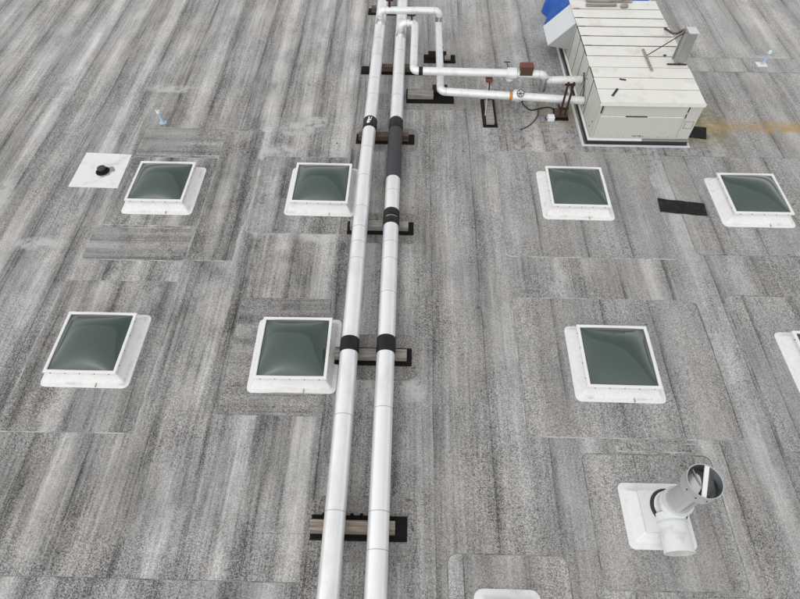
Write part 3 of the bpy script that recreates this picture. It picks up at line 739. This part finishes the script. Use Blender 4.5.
# ------------------------------------------------------------------ small pale pipes
for x, y, h_, lean, lab in ((-6.12, 11.64, .36, (-.02, .0), 'short pale blue vent pipe behind the leftmost far skylight'), (9.78, 14.66, .40, (.03, .0), 'short pale blue vent pipe on a small white square near the right edge')):
    r = empty('vent_pipe', (x, y, .004)); tag(r, lab, 'vent pipe', 'short pale vent pipes')
    m = MB()
    if x > 0: m.box(-.17, .10, -.13, .09, 0, .012)
    else: m.loops([[(.10*math.cos(a), .08*math.sin(a), z) for a in [2*math.pi*i/16 for i in range(16)]] for z in (0, .014)], cap1=True)
    m.build('base_flashing', M['membrane'] if x > 0 else M['bluewhite'], r)
    m = MB(); m.lathe([(.052, 0), (.042, .12), (.037, .2), (.037, .8)], (0, 0, .012), (lean[0], lean[1], h_), 16); m.build('tube', M['bluewhite'], r)
    m = MB(); m.lathe([(.043, 0), (.043, .9), (.030, 1.), (.028, .5)], (lean[0]*.8, 0, h_*.8), (lean[0], lean[1], h_+.01), 16, False); m.build('collar', M['white'], r)
    m = MB(); m.cyl((lean[0], 0, h_-.03), (lean[0], 0, h_-.01), .033, n=14); m.build('bore', M['gap'], r)

# ------------------------------------------------------------------ loose black strips
m = MB(); vs = []; fs = []; N = 14
c00, c10, c11, c01 = Vector((5.50, 8.83, 0)), Vector((6.49, 8.72, 0)), Vector((6.53, 9.10, 0)), Vector((5.54, 9.24, 0))
top = []
for i in range(N+1):
    for j in range(5):
        u, v = i/N, j/4
        p = (c00*(1-u)+c10*u)*(1-v)+(c01*(1-u)+c11*u)*v
        p.z = .018+.006*math.sin(u*9+v*2)+(.02*max(0, v-.7)*math.sin(u*5)**2)
        p.y += .006*math.sin(u*15+v); vs.append(tuple(p))
for i in range(N):
    for j in range(4): a = i*5+j; fs.append((a, a+5, a+6, a+1))
m.add(vs, fs, True)
rim = [i*5 for i in range(N+1)]+[N*5+j for j in range(1, 5)]+[i*5+4 for i in range(N-1, -1, -1)]+[j for j in range(3, 0, -1)]
m.loops([[vs[i] for i in rim], [(vs[i][0], vs[i][1], .012) for i in rim]])
tag(m.build('rubber_strip', M['mat']), 'loose black strip lying flat between the two right skylights of the far row', 'rubber strip')
m = MB(); q = [(6.72, 11.42), (7.24, 11.34), (7.37, 11.78), (6.80, 11.86)]
m.loops([[(a, b_, .005) for a, b_ in q], [(a, b_, .022) for a, b_ in q]], cap1=True)
tag(m.build('rubber_mat', M['mat']), 'small square black mat sticking out at the right foot of the unit', 'mat')

# ------------------------------------------------------------------ exhaust stack
r = empty('exhaust_stack', (3.96, 2.47, .004)); tag(r, 'silver open topped exhaust stack with a white side outlet on white flashing', 'exhaust stack')
def oc(cx, cy, w, l, c, z): return rrect(cx-w/2, cx+w/2, cy-l/2, cy+l/2, c, z, 4)
fx, fy = -.13, -.06
m = MB(); m.loops([oc(fx, fy, .99, .97, .09, 0), oc(fx, fy, .985, .965, .09, .024), oc(fx, fy, .96, .94, .09, .03), oc(fx, fy, .82, .80, .04, .04), oc(fx, fy, .76, .74, .03, .06), oc(fx+.02, fy+.01, .60, .60, .02, .17)])
m.build('flashing', M['membrane'], r)
m = MB(); m.loops([oc(fx+.02, fy+.01, .60, .60, .01, .171), oc(fx+.02, fy+.01, .60, .60, .01, .235), oc(fx+.02, fy+.01, .59, .59, .01, .24)], cap1=True); m.build('curb', M['curb'], r)
m = MB(); m.lathe([(.275, 0), (.262, .4), (.255, 1)], (-.01, 0, .241), (-.01, 0, .262), 36); m.build('base_gap_shade', M['gap'], r)  # dark ring stands in for the shaded gap between curb and tee body
m = MB(); m.lathe([(.235, 0), (.235, .04), (.212, .06), (.212, .5), (.218, .52), (.218, .56), (.212, .58), (.205, 1)], (0, 0, .263), (0, 0, .56), 40); m.build('tee_body', M['curb'], r)
m = MB(); m.lathe([(.215, 0), (.215, 1)], (0, 0, .545), (0, 0, .575), 40); m.build('clamp_ring', M['hood'], r)
m = MB(); m.lathe([(.182, 0), (.168, .05), (.166, 1)], (0, 0, .576), (0.01, .005, 1.19), 40); m.build('stack_pipe', M['grey_pipe'], r)
m = MB(); m.box(-.03, -.022, -.175, -.167, .60, 1.14); m.build('pipe_seam', M['joint'], r)
dz0, dz1 = 1.17, 1.40; C = (.015, .01)
m = MB(); m.lathe([(.168, 0), (.226, .0), (.232, .02), (.232, .07), (.228, .09), (.228, .96), (.236, .98), (.236, 1.0), (.224, 1.0), (.220, .5)], (C[0], C[1], dz0), (C[0], C[1], dz1), 48, False); m.build('drum', M['grey_pipe'], r)
m = MB(); m.lathe([(.219, 1.0), (.219, .12), (.12, .05), (.0, .05)], (C[0], C[1], dz0), (C[0], C[1], dz1-.012), 40, False); m.build('drum_lining', M['duct_in'], r)
m = MB(); m.box(-.030, .030, -.222, .222, -.012, .012, .004, Matrix.Translation((C[0]+.01, C[1], dz1-.02)) @ Matrix.Rotation(R(-22), 4, 'Z')); m.build('cross_bar', M['frame'], r)
for s_ in (-1, 1):
    m = MB(); Mx = Matrix.Translation((C[0]+s_*.10, C[1], dz1-.13)) @ Matrix.Rotation(R(-22), 4, 'Z') @ Matrix.Rotation(R(s_*25), 4, 'Y')
    L = [[Mx @ Vector((.095*math.cos(a), .165*math.sin(a), z)) for a in [2*math.pi*i/24 for i in range(24)]] for z in (-.003, .003)]
    m.loops([[tuple(p) for p in l] for l in L], True, True); m.build('damper_blade', M['silver'], r)
m = MB(); m.cyl((C[0]-.07, C[1]+.19, dz1-.1), (C[0]-.0, C[1]-.2, dz1-.1), .012, n=8); m.build('damper_rod', M['steel'], r)
for a in (200, 235, 270, 305, 340, 20):
    m = MB(); c0 = Vector((C[0]+.228*math.cos(R(a)), C[1]+.228*math.sin(R(a)), dz0+.12)); d = Vector((math.cos(R(a)), math.sin(R(a)), 0))
    m.cyl(c0, c0+d*.008, .012, n=8); m.build('rivet', M['screw'], r)
# side outlet: open-ended half-round duct towards -y
m = MB(); N = 28; L = []
for (y, rr) in ((-.10, .208), (-.30, .208), (-.50, .208), (-.64, .212), (-.64, .200), (-.2, .198)):
    L.append([(-.035+rr*math.cos(a), y+.0, .262+rr*.86*math.sin(a)) for a in [2*math.pi*i/N for i in range(N)]])
m.loops(L, smooth=True); m.build('side_outlet', M['curb'], r)
m = MB(); L = [[(-.035+.21*math.cos(a)*k, -.215-dy, .262+.183*math.sin(a)*k) for a in [2*math.pi*i/N for i in range(N)]] for k, dy in ((1.0, 0), (1.03, .003), (1.03, .02), (1., .023))]
m.loops(L, smooth=True); m.build('outlet_bead', M['hood'], r)
m = MB(); m.add([(-.035+.197*math.cos(a), -.25, .262+.17*math.sin(a)) for a in [2*math.pi*i/N for i in range(N)]], [tuple(range(N))]); m.build('duct_back', M['duct_in'], r)

# vent whose flashing just enters at the bottom edge
r = empty('roof_vent', (1.49, .90, .004)); tag(r, 'white vent flashing cut off by the bottom edge of the photo', 'vent')
m = MB(); m.loops([oc(0, 0, .93, .93, .13, 0), oc(0, 0, .925, .925, .13, .024), oc(0, 0, .90, .90, .12, .03), oc(0, 0, .76, .76, .05, .04), oc(0, 0, .70, .70, .03, .06), oc(0, 0, .56, .56, .02, .15), oc(0, 0, .54, .54, .02, .20)], cap1=True)
m.build('flashing', M['membrane'], r)
m = MB(); m.lathe([(.15, 0), (.14, .7), (.2, .75), (.2, .95), (.1, 1)], (0, -.1, .20), (0, -.1, .36), 24); m.build('cap', M['grey_pipe'], r)

# crumbs of gravel and bits lying about
random.seed(11)
m0 = MB(); m0.loops([rrect(-.012*s, .012*s, -.009*s, .009*s, .006*s, z) for s, z in ((1, 0), (1.1, .006), (.6, .012))], True, True)
first = None
for i in range(46):
    x = random.choice([random.uniform(-1.2, .3), random.uniform(-7, 8)]); y = random.uniform(1.4, 12)
    inside = any(abs(x-a) < .85 and abs(y-b_) < .85 for a, b_, _ in sky_spots)
    if inside or (abs(x+.64) < .55): continue
    if first is None: o = first = m0.build('roof_crumb', M['gap'])
    else: o = first.copy(); COL.objects.link(o)
    s_ = random.uniform(.5, 1.5); o.scale = (s_, s_*random.uniform(.6, 1.6), s_)
    o.location = (x, y, .006); o.rotation_euler = (0, 0, random.uniform(0, 6))
    tag(o, 'tiny dark crumb lying on the grey roof', 'crumb', 'dark crumbs scattered over the roof')

# ------------------------------------------------------------------ camera
pitch, yaw, roll, fpx, H = R(54.0192274), R(-.95807497), R(.32694299), 561.2185, 8.742136
cp, sp = math.cos(pitch), math.sin(pitch)
fw = Vector((math.sin(yaw)*cp, math.cos(yaw)*cp, -sp)); rt = Vector((math.cos(yaw), -math.sin(yaw), 0)); up = rt.cross(fw)
RR = rt*math.cos(roll)+up*math.sin(roll); UU = up*math.cos(roll)-rt*math.sin(roll)
cam = bpy.data.cameras.new('camera'); co = bpy.data.objects.new('camera', cam); COL.objects.link(co)
Mt = Matrix((RR, UU, -fw)).transposed().to_4x4(); Mt.translation = (0, 0, H)
co.matrix_world = Mt
cam.sensor_fit = 'HORIZONTAL'; cam.sensor_width = 36; cam.lens = fpx/800*36; cam.clip_end = 500; cam.clip_start = .1
S.camera = co

# ------------------------------------------------------------------ light
SUN_EL, SUN_AZ = 50., 215.      # azimuth clockwise from +Y
w = bpy.data.worlds.new('World'); S.world = w; w.use_nodes = True
nt = w.node_tree; bg = nt.nodes['Background']
sky = nt.nodes.new('ShaderNodeTexSky'); sky.sky_type = 'NISHITA'; sky.sun_disc = False
sky.sun_elevation = R(SUN_EL); sky.sun_rotation = R(SUN_AZ); sky.air_density = 1.; sky.dust_density = 1.; sky.ozone_density = 1.
hs = nt.nodes.new('ShaderNodeHueSaturation'); hs.inputs['Saturation'].default_value = .07
nt.links.new(sky.outputs[0], hs.inputs['Color']); nt.links.new(hs.outputs[0], bg.inputs['Color'])
bg.inputs['Strength'].default_value = .15
sl_ = bpy.data.lights.new('sun', 'SUN'); sl_.energy = .9; sl_.angle = R(160); sl_.color = (1, .97, .93)
so = bpy.data.objects.new('sun', sl_); COL.objects.link(so)
d = Vector((math.sin(R(SUN_AZ))*math.cos(R(SUN_EL)), math.cos(R(SUN_AZ))*math.cos(R(SUN_EL)), math.sin(R(SUN_EL))))
so.rotation_euler = d.to_track_quat('Z', 'Y').to_euler(); so.location = d*40
S.view_settings.view_transform = 'Standard'; S.view_settings.look = 'None'; S.view_settings.gamma = 1; S.view_settings.use_curve_mapping = False
S.view_settings.exposure = 0.30

# sub-parts: pieces that sit on another part
SUB = {'screw': 'frame', 'lap_joint': 'flashing', 'stain': 'flashing', 'joint_band': 'jacket', 'lengthwise_seam': 'jacket', 'slide_plate': 'timber', 'box_side_plate': 'actuator_box', 'elbow_ring': 'pipe_jacket',
       'cross_bar': 'drum', 'damper_blade': 'drum', 'damper_rod': 'drum', 'drum_lining': 'drum', 'pipe_seam': 'stack_pipe', 'outlet_bead': 'side_outlet', 'duct_back': 'side_outlet',
       'hood_side': 'hood_top', 'intake_screen': 'hood_top', 'bore': 'tube', 'cap': 'collar', 'gland': 'box', 'lid': 'housing', 'smudge': 'front_panel', 'rail': 'edge_frame'}
base = lambda o: o.name.split('.')[0]
kids = {}
for o in COL.objects:
    if o.parent is not None: kids.setdefault(o.parent, []).append(o)
for root, ch in list(kids.items()):
    if root.parent is not None: continue
    for o in ch:
        t = SUB.get(base(o))
        if not t: continue
        c = [p for p in ch if base(p) == t and p.location.length < 1e-6]
        if c: o.parent = c[-1]
